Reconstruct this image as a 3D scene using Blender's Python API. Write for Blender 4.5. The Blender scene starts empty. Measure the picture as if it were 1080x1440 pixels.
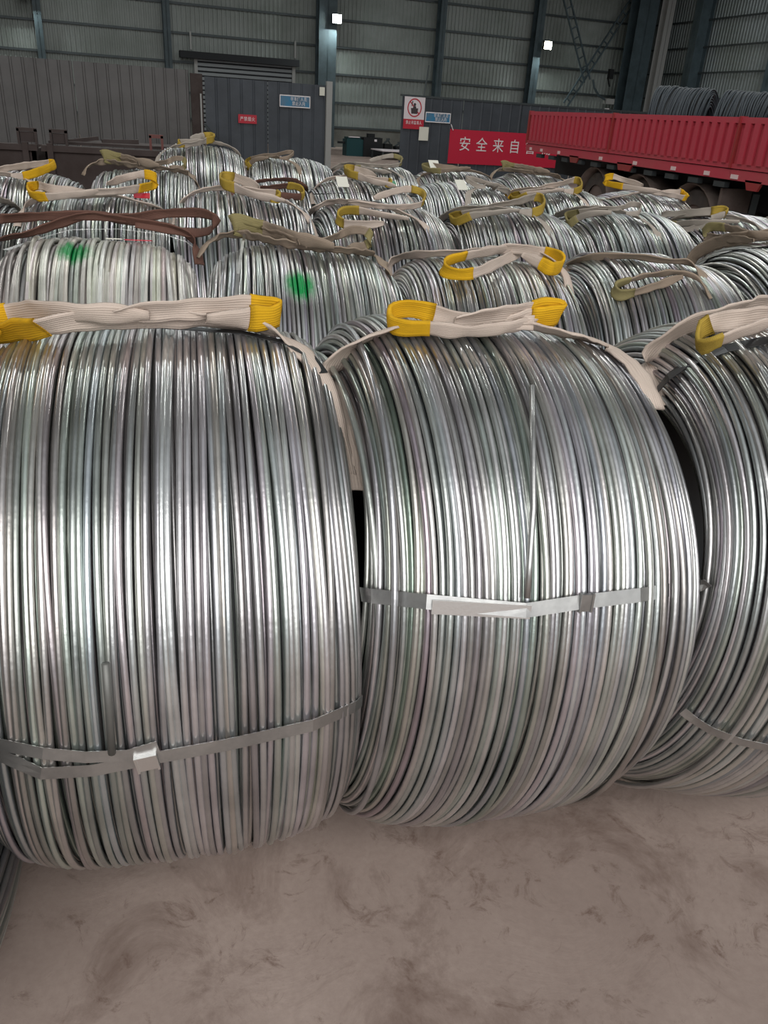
import bpy, bmesh, math, random
import numpy as np
from math import sin, cos, radians as R_, pi, atan2
from mathutils import Matrix, Vector
C = bpy.context.scene.collection
SC = bpy.context.scene
rng = np.random.default_rng(7)
random.seed(7)

# ------------------------------------------------------------------ camera
def set_camera():
    p, y, r = R_(26.7), R_(14.0), R_(3.7)
    fw = Vector((sin(y)*cos(p), cos(y)*cos(p), -sin(p)))
    rt = Vector((cos(y), -sin(y), 0)); up = rt.cross(fw)
    cr = rt*cos(r) + up*sin(r); cu = -rt*sin(r) + up*cos(r)
    cam = bpy.data.cameras.new('camera'); o = bpy.data.objects.new('camera', cam); C.objects.link(o)
    cam.sensor_fit = 'VERTICAL'; cam.sensor_height = 36; cam.lens = 1110/1440*36
    cam.clip_end = 300
    M = Matrix(((cr.x, cu.x, -fw.x), (cr.y, cu.y, -fw.y), (cr.z, cu.z, -fw.z))).to_4x4()
    M.translation = (0, 0, 1.6)
    o.matrix_world = M
    SC.camera = o
set_camera()
# ------------------------------------------------------------------ world, lights, exposure
SC.view_settings.view_transform = 'Standard'
SC.view_settings.look = 'None'
SC.view_settings.gamma = 1
SC.view_settings.use_curve_mapping = False
SC.view_settings.exposure = 0.0
w = bpy.data.worlds.new('world'); SC.world = w; w.use_nodes = True
w.node_tree.nodes['Background'].inputs[0].default_value = (.80, .86, .9, 1)
w.node_tree.nodes['Background'].inputs[1].default_value = 0.42
BAZ = R_(-7)      # building frame: rotated 7 degrees counter-clockwise
def bpt(x, y, z=0):   # building frame -> world.  x along the back wall, y into the hall
    return Vector((x*cos(-BAZ) - y*sin(-BAZ), x*sin(-BAZ) + y*cos(-BAZ), z))
def area(name, loc, size, power, col=(1, 1, 1), rot=(0, 0, 0)):
    l = bpy.data.lights.new(name, 'AREA'); l.shape = 'RECTANGLE'; l.size, l.size_y = size
    l.energy = power; l.color = col
    o = bpy.data.objects.new(name, l); C.objects.link(o); o.location = loc; o.rotation_euler = rot
    return o
# unseen skylight tilted to set the coil highlights; far and right bays: added lights
area('skylight_over_aisle', (0.5, -7.0, 6.8), (16, 8.0), 1500, (1, .985, .96), (R_(52), 0, 0))
area('streak_light_far_bay', (10, 30, 9.6), (30, 2), 900, (.95, 1, .98))  # added overhead strip, kept narrow and strong for streaks on the wires
area('fill_light_right_bay', (23, 27, 9.8), (3, 14), 480, (.95, .98, 1))  # added fill that brightens the right wall
for i_, (hx, hy) in enumerate(((-6, 9), (2, 9), (10, 9), (-5, 18), (4, 18), (13, 18), (20, 26), (-3, 27))):
    area('added_high_bay_light', (hx, hy, 9.2), (.8, .8), 210, (.97, 1, .97))  # added out of view for thin bright streaks on the coil tops

# ------------------------------------------------------------------ materials
def lin(c):
    return tuple((v/255/12.92 if v/255 <= .04045 else ((v/255+.055)/1.055)**2.4) for v in c)
def mat(name, col, rough=.6, metal=0., bump=None, mottle=None, tint=False, spec=.5):
    m = bpy.data.materials.new(name); m.use_nodes = True
    nt = m.node_tree; b = nt.nodes['Principled BSDF']
    b.inputs['Base Color'].default_value = (*col, 1)
    b.inputs['Roughness'].default_value = rough; b.inputs['Metallic'].default_value = metal
    b.inputs['Specular IOR Level'].default_value = spec
    src = None
    if tint:
        a = nt.nodes.new('ShaderNodeAttribute'); a.attribute_name = 'tint'; src = a.outputs['Color']
    if mottle:
        col2, scale, lo, hi = mottle
        tc = nt.nodes.new('ShaderNodeTexCoord'); n = nt.nodes.new('ShaderNodeTexNoise')
        n.inputs['Scale'].default_value = scale; n.inputs['Detail'].default_value = 6; n.inputs['Roughness'].default_value = .65
        nt.links.new(tc.outputs['Object'], n.inputs['Vector'])
        r = nt.nodes.new('ShaderNodeMapRange'); r.inputs['From Min'].default_value = lo; r.inputs['From Max'].default_value = hi
        nt.links.new(n.outputs['Fac'], r.inputs['Value'])
        mx = nt.nodes.new('ShaderNodeMix'); mx.data_type = 'RGBA'
        nt.links.new(r.outputs['Result'], mx.inputs['Factor'])
        if src: nt.links.new(src, mx.inputs[6])
        else: mx.inputs[6].default_value = (*col, 1)
        mx.inputs[7].default_value = (*col2, 1)
        src = mx.outputs[2]
    if src: nt.links.new(src, b.inputs['Base Color'])
    if bump:
        scale, strength, dist = bump
        tc = nt.nodes.new('ShaderNodeTexCoord'); n = nt.nodes.new('ShaderNodeTexNoise')
        n.inputs['Scale'].default_value = scale; n.inputs['Detail'].default_value = 5
        nt.links.new(tc.outputs['Object'], n.inputs['Vector'])
        bp = nt.nodes.new('ShaderNodeBump'); bp.inputs['Strength'].default_value = strength; bp.inputs['Distance'].default_value = dist
        nt.links.new(n.outputs['Fac'], bp.inputs['Height']); nt.links.new(bp.outputs['Normal'], b.inputs['Normal'])
    return m
def wire_mat(name, rough, metal, blobs=()):
    """galvanised wire: tint per turn, faint zinc streaks; blobs = sprayed paint (centre, radius, colour) in coil space"""
    m = bpy.data.materials.new(name); m.use_nodes = True
    nt = m.node_tree; N = nt.nodes; L = nt.links; b = N['Principled BSDF']
    a = N.new('ShaderNodeAttribute'); a.attribute_name = 'tint'
    tc = N.new('ShaderNodeTexCoord')
    n = N.new('ShaderNodeTexNoise'); n.inputs['Scale'].default_value = 9; n.inputs['Detail'].default_value = 6
    L.new(tc.outputs['Object'], n.inputs['Vector'])
    mr = N.new('ShaderNodeMapRange'); mr.inputs['From Min'].default_value = .3; mr.inputs['From Max'].default_value = .7
    mr.inputs['To Min'].default_value = .78; mr.inputs['To Max'].default_value = 1.12
    L.new(n.outputs['Fac'], mr.inputs['Value'])
    mul = N.new('ShaderNodeMix'); mul.data_type = 'RGBA'; mul.blend_type = 'MULTIPLY'; mul.inputs['Factor'].default_value = 1
    L.new(a.outputs['Color'], mul.inputs[6]); L.new(mr.outputs['Result'], mul.inputs[7])
    src = mul.outputs[2]; met = None
    for (cx, cy, cz), (rx, rz), colr in blobs:
        mp = N.new('ShaderNodeMapping'); mp.vector_type = 'TEXTURE'
        mp.inputs['Location'].default_value = (cx, cy, cz); mp.inputs['Scale'].default_value = (rx, rz, .2)
        L.new(tc.outputs['Object'], mp.inputs['Vector'])
        ln = N.new('ShaderNodeVectorMath'); ln.operation = 'LENGTH'; L.new(mp.outputs[0], ln.inputs[0])
        n2 = N.new('ShaderNodeTexNoise'); n2.inputs['Scale'].default_value = 60; L.new(tc.outputs['Object'], n2.inputs['Vector'])
        ad = N.new('ShaderNodeMath'); ad.operation = 'MULTIPLY_ADD'; ad.inputs[1].default_value = .5; L.new(n2.outputs['Fac'], ad.inputs[0]); L.new(ln.outputs['Value'], ad.inputs[2])
        r2 = N.new('ShaderNodeMapRange'); r2.inputs['From Min'].default_value = .8; r2.inputs['From Max'].default_value = 1.35
        r2.inputs['To Min'].default_value = 1; r2.inputs['To Max'].default_value = 0
        L.new(ad.outputs[0], r2.inputs['Value'])
        mx = N.new('ShaderNodeMix'); mx.data_type = 'RGBA'; L.new(r2.outputs['Result'], mx.inputs['Factor'])
        L.new(src, mx.inputs[6]); mx.inputs[7].default_value = (*colr, 1); src = mx.outputs[2]
        mm = N.new('ShaderNodeMapRange'); mm.inputs['To Min'].default_value = metal; mm.inputs['To Max'].default_value = 0
        L.new(r2.outputs['Result'], mm.inputs['Value']); met = mm
    L.new(src, b.inputs['Base Color'])
    b.inputs['Roughness'].default_value = rough; b.inputs['Metallic'].default_value = metal
    if met: L.new(met.outputs['Result'], b.inputs['Metallic'])
    bp = N.new('ShaderNodeBump'); bp.inputs['Strength'].default_value = .25; bp.inputs['Distance'].default_value = .002
    n3 = N.new('ShaderNodeTexNoise'); n3.inputs['Scale'].default_value = 70; n3.inputs['Detail'].default_value = 3
    L.new(tc.outputs['Object'], n3.inputs['Vector']); L.new(n3.outputs['Fac'], bp.inputs['Height']); L.new(bp.outputs['Normal'], b.inputs['Normal'])
    return m
def web_mat(name, c1, c2, dirt=.5):
    """woven polyester webbing: stripes across UV.x, weave bump, dirt"""
    m = bpy.data.materials.new(name); m.use_nodes = True
    nt = m.node_tree; N = nt.nodes; L = nt.links; b = N['Principled BSDF']
    uv = N.new('ShaderNodeUVMap'); tc = N.new('ShaderNodeTexCoord')
    sp = N.new('ShaderNodeSeparateXYZ'); L.new(uv.outputs[0], sp.inputs[0])
    n = N.new('ShaderNodeTexNoise'); n.inputs['Scale'].default_value = 22; n.inputs['Detail'].default_value = 7; n.inputs['Roughness'].default_value = .7
    mp = N.new('ShaderNodeMapping'); mp.inputs['Scale'].default_value = (2.2, .35, 1); L.new(uv.outputs[0], mp.inputs[0]); L.new(mp.outputs[0], n.inputs['Vector'])
    mr = N.new('ShaderNodeMapRange'); mr.inputs['From Min'].default_value = .35; mr.inputs['From Max'].default_value = .75; mr.inputs['To Max'].default_value = dirt
    L.new(n.outputs['Fac'], mr.inputs['Value'])
    mx = N.new('ShaderNodeMix'); mx.data_type = 'RGBA'; mx.inputs[6].default_value = (*c1, 1); mx.inputs[7].default_value = (*c2, 1)
    L.new(mr.outputs['Result'], mx.inputs['Factor']); L.new(mx.outputs[2], b.inputs['Base Color'])
    b.inputs['Roughness'].default_value = .85; b.inputs['Specular IOR Level'].default_value = .25
    s1 = N.new('ShaderNodeMath'); s1.operation = 'SINE'; k1 = N.new('ShaderNodeMath'); k1.operation = 'MULTIPLY'; k1.inputs[1].default_value = 60
    L.new(sp.outputs[0], k1.inputs[0]); L.new(k1.outputs[0], s1.inputs[0])
    s2 = N.new('ShaderNodeMath'); s2.operation = 'SINE'; k2 = N.new('ShaderNodeMath'); k2.operation = 'MULTIPLY'; k2.inputs[1].default_value = 2200
    L.new(sp.outputs[1], k2.inputs[0]); L.new(k2.outputs[0], s2.inputs[0])
    ad = N.new('ShaderNodeMath'); ad.operation = 'MULTIPLY_ADD'; ad.inputs[1].default_value = .4; L.new(s2.outputs[0], ad.inputs[0]); L.new(s1.outputs[0], ad.inputs[2])
    bp = N.new('ShaderNodeBump'); bp.inputs['Strength'].default_value = .35; bp.inputs['Distance'].default_value = .0012
    L.new(ad.outputs[0], bp.inputs['Height']); L.new(bp.outputs['Normal'], b.inputs['Normal'])
    return m
M = {}
M['wire'] = wire_mat('galvanised_wire', .30, .88)
GREEN = (.0, .22, .05)
M['wire_b1'] = wire_mat('pale_galvanised_wire', .42, .6, [((-.061, -.11, 1.12), (.06, .085), GREEN)])
M['wire_b2'] = wire_mat('galvanised_wire_green_mark', .30, .88, [((-.03, -.275, 1.08), (.055, .07), GREEN)])
M['core'] = mat('shaded_inner_wire', (.03, .032, .034), .6, .5)  # near-black filler: shade between the turns is put into its colour
M['strap'] = mat('steel_strap', (.50, .50, .49), .38, .95, bump=(40, .2, .002), mottle=((.3, .3, .3), 12, .35, .75))
M['strap_bright'] = mat('bright_zinc', (.85, .85, .84), .3, .95, bump=(200, .3, .001))
M['strap_dark'] = mat('dark_strap', (.05, .052, .055), .4, .8)
M['web'] = web_mat('dirty_white_webbing', lin((206, 190, 178)), lin((118, 102, 90)), .7)
M['web_grey'] = web_mat('grey_webbing', lin((172, 162, 152)), lin((105, 98, 88)))
M['web_brown'] = web_mat('brown_webbing', lin((106, 76, 66)), lin((66, 44, 38)))
M['web_taupe'] = web_mat('taupe_webbing', lin((150, 134, 118)), lin((100, 86, 74)))
M['web_olive'] = web_mat('olive_webbing', lin((138, 128, 88)), lin((92, 84, 58)))
M['yellow'] = web_mat('yellow_sleeve', lin((224, 172, 26)), lin((128, 100, 22)), .8)
M['yellow_dull'] = web_mat('dull_yellow_sleeve', lin((176, 148, 60)), lin((110, 92, 40)), .8)
M['concrete'] = None

# ------------------------------------------------------------------ object helpers
def link(name, verts, faces, m=None, parent=None, smooth=False, tint=None, uv=None):
    me = bpy.data.meshes.new(name)
    verts = np.asarray(verts, np.float32)
    if isinstance(faces, np.ndarray):
        k = faces.shape[1]; nf = len(faces)
        me.vertices.add(len(verts)); me.vertices.foreach_set('co', verts.ravel())
        me.loops.add(nf*k); me.loops.foreach_set('vertex_index', faces.astype(np.int32).ravel())
        me.polygons.add(nf); me.polygons.foreach_set('loop_start', np.arange(0, nf*k, k, dtype=np.int32))
        me.polygons.foreach_set('loop_total', np.full(nf, k, np.int32))
        me.update(calc_edges=True)
    else:
        me.from_pydata([tuple(map(float, v)) for v in verts], [], faces)
    if smooth: me.shade_smooth()
    if tint is not None:
        at = me.attributes.new('tint', 'FLOAT_COLOR', 'POINT'); at.data.foreach_set('color', np.asarray(tint, np.float32).ravel())
    if uv is not None:
        l = me.uv_layers.new(name='UVMap')
        idx = np.empty(len(me.loops), np.int32); me.loops.foreach_get('vertex_index', idx)
        l.data.foreach_set('uv', np.asarray(uv, np.float32)[idx].ravel())
    if m: me.materials.append(m)
    o = bpy.data.objects.new(name, me); C.objects.link(o)
    if parent: o.parent = parent
    return o
def empty(name, loc=(0, 0, 0), rot=(0, 0, 0)):
    o = bpy.data.objects.new(name, None); C.objects.link(o); o.location = loc; o.rotation_euler = rot
    o.empty_display_size = .1
    return o
def tag(o, label, cat, group=None, kind=None):
    o['label'] = label; o['category'] = cat
    if group: o['group'] = group
    if kind: o['kind'] = kind
    return o
class MB:
    """collects simple solids into one mesh"""
    def __init__(s): s.v = []; s.f = []
    def box(s, x0, x1, y0, y1, z0, z1):
        n = len(s.v)
        s.v += [(x, y, z) for z in (z0, z1) for y in (y0, y1) for x in (x0, x1)]
        s.f += [tuple(n+i for i in q) for q in ((0, 2, 3, 1), (4, 5, 7, 6), (0, 1, 5, 4), (2, 6, 7, 3), (0, 4, 6, 2), (1, 3, 7, 5))]
        return s
    def bar(s, a, b, w, h=None, up=(0, 0, 1)):
        a, b = Vector(a), Vector(b); h = h or w; d = (b-a).normalized(); u = Vector(up)
        if abs(d.dot(u)) > .99: u = Vector((0, 1, 0))
        x = d.cross(u).normalized(); y = x.cross(d)
        n = len(s.v)
        for p in (a, b):
            for i, j in ((-1, -1), (1, -1), (1, 1), (-1, 1)): s.v.append(tuple(p + x*i*w/2 + y*j*h/2))
        s.f += [tuple(n+i for i in q) for q in ((0, 1, 2, 3), (7, 6, 5, 4), (0, 4, 5, 1), (1, 5, 6, 2), (2, 6, 7, 3), (3, 7, 4, 0))]
        return s
    def tube(s, pts, r, k=8, cap=True):
        pts = [Vector(p) for p in pts]; n0 = len(s.v); ref = Vector((0, 0, 1))
        for i, p in enumerate(pts):
            d = (pts[min(i+1, len(pts)-1)] - pts[max(i-1, 0)]).normalized()
            if abs(d.dot(ref)) > .97: ref = Vector((0, 1, 0)) if abs(d.y) < .9 else Vector((1, 0, 0))
            x = d.cross(ref).normalized(); y = x.cross(d); rr = r[i] if hasattr(r, '__len__') else r
            for j in range(k):
                a = 2*pi*j/k; s.v.append(tuple(p + x*cos(a)*rr + y*sin(a)*rr))
        for i in range(len(pts)-1):
            for j in range(k):
                s.f.append((n0+i*k+j, n0+(i+1)*k+j, n0+(i+1)*k+(j+1) % k, n0+i*k+(j+1) % k))
        if cap:
            s.f.append(tuple(n0+j for j in range(k))); s.f.append(tuple(n0+(len(pts)-1)*k+j for j in reversed(range(k))))
        return s
    def prism(s, poly, t, frame):
        """poly: 2-D outline in frame (origin, ex, ey), extruded by t along ex x ey"""
        o, ex, ey = map(Vector, frame); ez = ex.cross(ey).normalized(); n = len(s.v); k = len(poly)
        for d in (0, t):
            for a, b in poly: s.v.append(tuple(o + ex*a + ey*b + ez*d))
        s.f.append(tuple(n+i for i in reversed(range(k)))); s.f.append(tuple(n+k+i for i in range(k)))
        for i in range(k): s.f.append((n+i, n+(i+1) % k, n+k+(i+1) % k, n+k+i))
        return s
    def build(s, name, m, parent=None, smooth=False, kind=None):
        o = link(name, s.v, s.f, m, parent, smooth)
        if kind: o['kind'] = kind
        return o

# ------------------------------------------------------------------ coil geometry
HW, T, NN = .303, .13, 2.8
def profile(s_off=0., hw=HW, R=.6, T=T, n=NN, K=400):
    t = np.linspace(-.55, pi+.55, K)
    c, s = np.cos(t), np.sin(t)
    u = -(hw+s_off)*np.sign(c)*np.abs(c)**(2/n); r = R-T+(T+s_off)*np.sign(s)*np.abs(s)**(2/n)
    L = np.concatenate([[0], np.cumsum(np.hypot(np.diff(u), np.diff(r)))])
    return u, r, L
def rsurf(u, R=.6, hw=HW):
    a = np.clip(np.abs(u)/hw, 0, .985)
    return R - T + T*(1-a**NN)**(1/NN)
def loc3(u, phi, r, R):
    return (u, -r*sin(phi), R + r*cos(phi))
def tints(n, g, base=(.62, .62, .60), pale=0.):
    out = []
    for i in range(n):
        v = g.uniform(.66, 1.14); h = g.normal(0, .035, 3); h[1] += g.choice([-.025, 0, .02])
        out.append(np.clip(np.array(base)*v + h*.5, .1, .95))
    return np.array(out)
def ring_batch(us, rs, R, wr, seg, k, g, amp=1., cross=0):
    """one closed ring per (u, r); returns verts (n, seg*k, 3)"""
    n = len(us); ph = np.arange(seg)/seg*2*pi
    lo = g.normal(0, 1, (4, 2))
    U = np.asarray(us)[:, None]; P = ph[None, :]
    # shared slow wander of the whole winding + individual wander of each turn
    f = (.004*np.sin(P+lo[0, 0]*3+U*3) + .003*np.sin(2*P+lo[1, 0]*5+U*9) + .003*np.sin(3*P+lo[2, 0]*5-U*14))*amp
    a = g.normal(0, .0022, (n, 3)) * amp; p = g.uniform(0, 6.28, (n, 3))
    du = f + sum(a[:, i:i+1]*np.sin((i+1)*P+p[:, i:i+1]) for i in range(3))
    dr = (.004*np.sin(2*P+lo[3, 0]*5+U*6))*amp + g.normal(0, .0016, (n, 1))*amp + g.normal(0, .0016, (n, 1))*np.sin(2*P+p[:, :1])*amp
    if cross:
        for i in g.choice(n, cross, replace=False):
            s = g.uniform(.015, .035)*(-1. if us[i] > 0 else 1.)
            c0 = g.uniform(0, 6.28); du[i] += s*np.sin(ph-c0); dr[i] += .009
    u = U+du; r = np.asarray(rs)[:, None]+dr
    th = np.arange(k)/k*2*pi
    uu = u[:, :, None] + wr*np.cos(th); rr = r[:, :, None] + wr*np.sin(th)
    X = uu; Y = -rr*np.sin(ph)[None, :, None]; Z = R + rr*np.cos(ph)[None, :, None]
    return np.stack([X, Y, Z], -1).reshape(n, seg*k, 3)
def ring_faces(seg, k):
    i = np.arange(seg)[:, None]; j = np.arange(k)[None, :]
    a = i*k+j; b = ((i+1) % seg)*k+j; c = ((i+1) % seg)*k+(j+1) % k; d = i*k+(j+1) % k
    return np.stack([a+0*b, b+0*a, c, d+0*c], -1).reshape(-1, 4)
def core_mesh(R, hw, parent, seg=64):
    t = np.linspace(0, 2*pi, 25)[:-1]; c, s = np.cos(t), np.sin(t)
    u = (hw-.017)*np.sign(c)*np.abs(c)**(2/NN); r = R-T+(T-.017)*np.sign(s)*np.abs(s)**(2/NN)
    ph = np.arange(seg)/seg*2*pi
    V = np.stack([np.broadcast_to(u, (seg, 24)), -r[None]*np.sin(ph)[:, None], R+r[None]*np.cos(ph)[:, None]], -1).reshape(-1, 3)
    return link('shaded_inner_turns', V, ring_faces(seg, 24), M['core'], parent, True)
def make_coil(name, loc, R=.6, lean=0., yaw=0., wr=.0063, gap=.0129, seg=96, k=8, single=True, seed=1, hw=HW, wm=None, base=(.60, .602, .592), cross=4, amp=1., k2=5):
    g = np.random.default_rng(seed)
    e = empty(name, loc, (0, R_(lean), R_(yaw)))
    u, r, L = profile(0, hw, R)
    n = int(L[-1]/gap); s = (np.arange(n)+.5)*L[-1]/n + g.normal(0, .0012, n)*amp
    us = np.interp(s, L, u); rs = np.interp(s, L, r)
    V = ring_batch(us, rs, R, wr, seg, k, g, amp, cross); F = ring_faces(seg, k); tn = tints(n, g, base)
    wm = wm or M['wire']
    if single:
        for i in range(n):
            link('wire_turn', V[i], F, wm, e, True, np.repeat([[*tn[i], 1]], seg*k, 0))
    else:
        FF = (F[None] + (np.arange(n)*seg*k)[:, None, None]).reshape(-1, 4)
        o = link('wire_turns', V.reshape(-1, 3), FF, wm, e, True, np.repeat(np.c_[tn, np.ones(n)], seg*k, 0)); o['kind'] = 'stuff'
    # second layer, seen through the gaps
    u2, r2, L2 = profile(-.0115, hw, R)
    n2 = int(L2[-1]/(gap*1.02)); s2 = (np.arange(n2)+.1)*L2[-1]/n2
    V = ring_batch(np.interp(s2, L2, u2), np.interp(s2, L2, r2), R, wr, 64, k2, g, .5); F = ring_faces(64, k2)
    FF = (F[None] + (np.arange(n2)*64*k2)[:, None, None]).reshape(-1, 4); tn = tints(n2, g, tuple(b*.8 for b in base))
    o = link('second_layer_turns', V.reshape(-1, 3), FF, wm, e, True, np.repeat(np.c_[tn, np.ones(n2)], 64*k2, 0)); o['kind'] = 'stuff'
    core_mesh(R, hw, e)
    e['R'] = R
    return e
def copy_tree(o, parent=None):
    c = o.copy(); C.objects.link(c); c.parent = parent
    for ch in o.children: copy_tree(ch, c)
    return c

# ------------------------------------------------------------------ floor
def floor():
    m = bpy.data.materials.new('dusty_concrete'); m.use_nodes = True
    nt = m.node_tree; N = nt.nodes; L = nt.links; b = N['Principled BSDF']
    tc = N.new('ShaderNodeTexCoord')
    def noise(sc, det, ro, dist=0.):
        n = N.new('ShaderNodeTexNoise'); n.inputs['Scale'].default_value = sc; n.inputs['Detail'].default_value = det
        n.inputs['Roughness'].default_value = ro; n.inputs['Distortion'].default_value = dist
        L.new(tc.outputs['Object'], n.inputs['Vector']); return n
    def ramp(src, lo, hi, a=0, c=1):
        r = N.new('ShaderNodeMapRange'); r.inputs['From Min'].default_value = lo; r.inputs['From Max'].default_value = hi
        r.inputs['To Min'].default_value = a; r.inputs['To Max'].default_value = c; L.new(src, r.inputs['Value']); return r.outputs['Result']
    def mix(f, c1, c2):
        x = N.new('ShaderNodeMix'); x.data_type = 'RGBA'; L.new(f, x.inputs['Factor'])
        for i, c in ((6, c1), (7, c2)):
            if isinstance(c, tuple): x.inputs[i].default_value = (*c, 1)
            else: L.new(c, x.inputs[i])
        return x.outputs[2]
    big = noise(1.3, 5, .6, .3); med = noise(3.6, 10, .72, .7); fine = noise(60, 5, .6)
    col = mix(ramp(big.outputs['Fac'], .3, .7), lin((134, 118, 110)), lin((160, 144, 135)))
    col = mix(ramp(med.outputs['Fac'], .49, .68, 0, .8), col, lin((96, 77, 68)))
    col = mix(ramp(fine.outputs['Fac'], .35, .75, 0, .35), col, lin((120, 103, 96)))
    v = noise(11, 9, .75, 1.0)
    col = mix(ramp(v.outputs['Fac'], .56, .70, 0, .8), col, lin((88, 66, 56)))
    L.new(col, b.inputs['Base Color']); b.inputs['Roughness'].default_value = .8; b.inputs['Specular IOR Level'].default_value = .3
    bp = N.new('ShaderNodeBump'); bp.inputs['Strength'].default_value = .3; bp.inputs['Distance'].default_value = .01
    L.new(med.outputs['Fac'], bp.inputs['Height']); L.new(bp.outputs['Normal'], b.inputs['Normal'])
    o = MB().box(-30, 45, -14, 60, -.2, 0).build('floor', m); o['kind'] = 'structure'
floor()

# ------------------------------------------------------------------ building (building frame: x along back wall, y into the hall)
BROT = (0, 0, R_(7))
def bobj(o, x=0, y=0, z=0): o.location = bpt(x, y, z); o.rotation_euler = BROT; return o
MS = {}
MS['sheet'] = mat('grey_wall_sheet', lin((134, 139, 136)), .5, .15, mottle=(lin((112, 118, 113)), .35, .4, .65))
MS['sheet_side'] = mat('grey_side_sheet', lin((128, 136, 138)), .42, .25, mottle=(lin((108, 116, 114)), .35, .4, .65))
MS['girt'] = mat('girt_steel', lin((70, 76, 78)), .5, .5)
MS['column'] = mat('column_steel', lin((66, 80, 86)), .55, .1, mottle=(lin((48, 60, 64)), 1.5, .4, .7))
MS['plinth'] = mat('rendered_plinth', lin((122, 122, 116)), .85, mottle=(lin((100, 99, 94)), 1.2, .4, .7))
MS['roof'] = mat('roof_sheet', lin((96, 100, 100)), .6, .1)
MS['fence'] = mat('blue_grey_fence_sheet', lin((68, 73, 80)), .5, .2, mottle=(lin((52, 56, 62)), .9, .4, .7))
MS['fence_light'] = mat('light_grey_fence_sheet', lin((94, 92, 92)), .55, .2, mottle=(lin((78, 76, 76)), .9, .4, .7))
MS['pale_post'] = mat('pale_post', lin((150, 150, 148)), .5, .2)
MS['rust'] = mat('dark_rusty_plate', lin((66, 56, 54)), .75, .2, mottle=(lin((50, 38, 34)), 3, .4, .7))
MS['rust_red'] = mat('red_oxide', lin((104, 62, 58)), .7, .1)
MS['red'] = mat('hazed_red_truck_paint', lin((180, 58, 74)), .5, 0, mottle=(lin((164, 82, 82)), .8, .45, .8))  # red desaturated so the colour itself carries the haze
MS['red_dark'] = mat('faded_red_paint', lin((150, 40, 44)), .55, 0, mottle=(lin((120, 62, 54)), 1.5, .4, .75))
MS['banner'] = mat('red_banner_cloth', lin((186, 16, 52)), .6)
MS['white'] = mat('white_print', lin((226, 220, 222)), .6)
MS['blue_sign'] = mat('blue_sign_face', lin((40, 120, 160)), .4, mottle=(lin((88, 112, 132)), 1.3, .45, .6))
MS['sign_white'] = mat('sign_white_face', lin((214, 204, 208)), .5)
MS['sign_red'] = mat('sign_red', lin((178, 30, 50)), .5)
MS['figure'] = mat('sign_black', lin((60, 50, 54)), .5)
MS['paper'] = mat('paper', lin((214, 212, 200)), .8)
MS['rubber'] = mat('dusty_rubber', lin((74, 68, 66)), .85, mottle=(lin((92, 82, 74)), 6, .4, .7))
MS['mudguard'] = mat('dusty_mudguard', lin((122, 108, 102)), .8, mottle=(lin((92, 80, 74)), 3, .4, .7))
MS['chassis'] = mat('dark_chassis', lin((30, 32, 36)), .7, .2)
MS['dark_wire'] = mat('dark_wire_rod', lin((62, 68, 74)), .6, .2)
MS['teal'] = mat('teal_machine', lin((22, 62, 66)), .45, .2)
MS['black'] = mat('black_machine', lin((22, 24, 26)), .5, .3)
MS['reflector'] = mat('pale_reflector', lin((222, 196, 196)), .4)
MS['shutter'] = mat('shutter_slat', lin((126, 130, 132)), .45, .4)
MS['stripe_w'] = mat('stripe_white', lin((200, 186, 182)), .6)
def emis(name, col, s):
    m = bpy.data.materials.new(name); m.use_nodes = True; b = m.node_tree.nodes['Principled BSDF']
    b.inputs['Emission Color'].default_value = (*col, 1); b.inputs['Emission Strength'].default_value = s; return m
MS['lamp'] = emis('lamp_glass', (.9, 1, .96), 30)
MS['lamp_warm'] = emis('lamp_glass_warm', (1, .93, .62), 26)

def ribbed(x0, x1, z0, z1, pitch, depth, name, m, parent=None, flat=.6):
    """trapezoidal sheet in the xz plane, ribs run up"""
    n = max(1, int(round((x1-x0)/pitch))); p = (x1-x0)/n; v = []; f = []
    xs = [x0]; ys = [0]
    for i in range(n):
        a = x0+i*p
        xs += [a+p*flat*.92, a+p*flat, a+p*(1-.08), a+p]; ys += [0, -depth, -depth, 0]
    for x, y in zip(xs, ys): v += [(x, y, z0), (x, y, z1)]
    for i in range(len(xs)-1): f.append((2*i, 2*i+2, 2*i+3, 2*i+1))
    return link(name, v, f, m, parent)
YW = 42.0; XS = 29.6; HZ = 11.0; XL = -16.; YB = -12.
# back wall, bay by bay sheets above a rendered plinth
wb = MB().box(XL, XS+.3, .16, .3, 0, HZ).box(XL, XS, -.02, .16, 0, .86).build('wall_back', MS['plinth']); bobj(wb, 0, YW); wb['kind'] = 'structure'
bays = [XL, -6.3, -1.0, 4.25, 11.6, 17.3, 22.6, 28.6, XS]
zs = [.9, 1.98, 3.2, 4.33, 5.45, 6.6, 7.75, 8.9, 10.0, HZ]
for i in range(len(bays)-1):
    s = ribbed(bays[i], bays[i+1], .9, HZ, .2, .035, 'wall_sheet', MS['sheet'], wb)
for z in zs[:-1]:
    MB().box(XL, XS, -.12, -.04, z-.035, z+.035).box(XL, XS, -.14, -.12, z-.06, z+.0).build('girt', MS['girt'], wb)
ws = MB().box(.16, .3, YB, YW, 0, HZ).build('wall_right', MS['plinth']); bobj(ws, XS, 0); ws['kind'] = 'structure'
sh = ribbed(-(YW), -YB, .0, HZ, .2, .018, 'wall_sheet', MS['sheet_side'], ws); sh.rotation_euler = (0, 0, -pi/2); sh.location = (0.1, 0, 0)
for z in zs[1:-1]:
    MB().box(-.1, -.02, YB, YW, z-.035, z+.035).build('girt', MS['girt'], ws)
wl = MB().box(-.3, 0, YB, YW, 0, HZ).build('wall_left', MS['sheet']); bobj(wl, XL, 0); wl['kind'] = 'structure'
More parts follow.
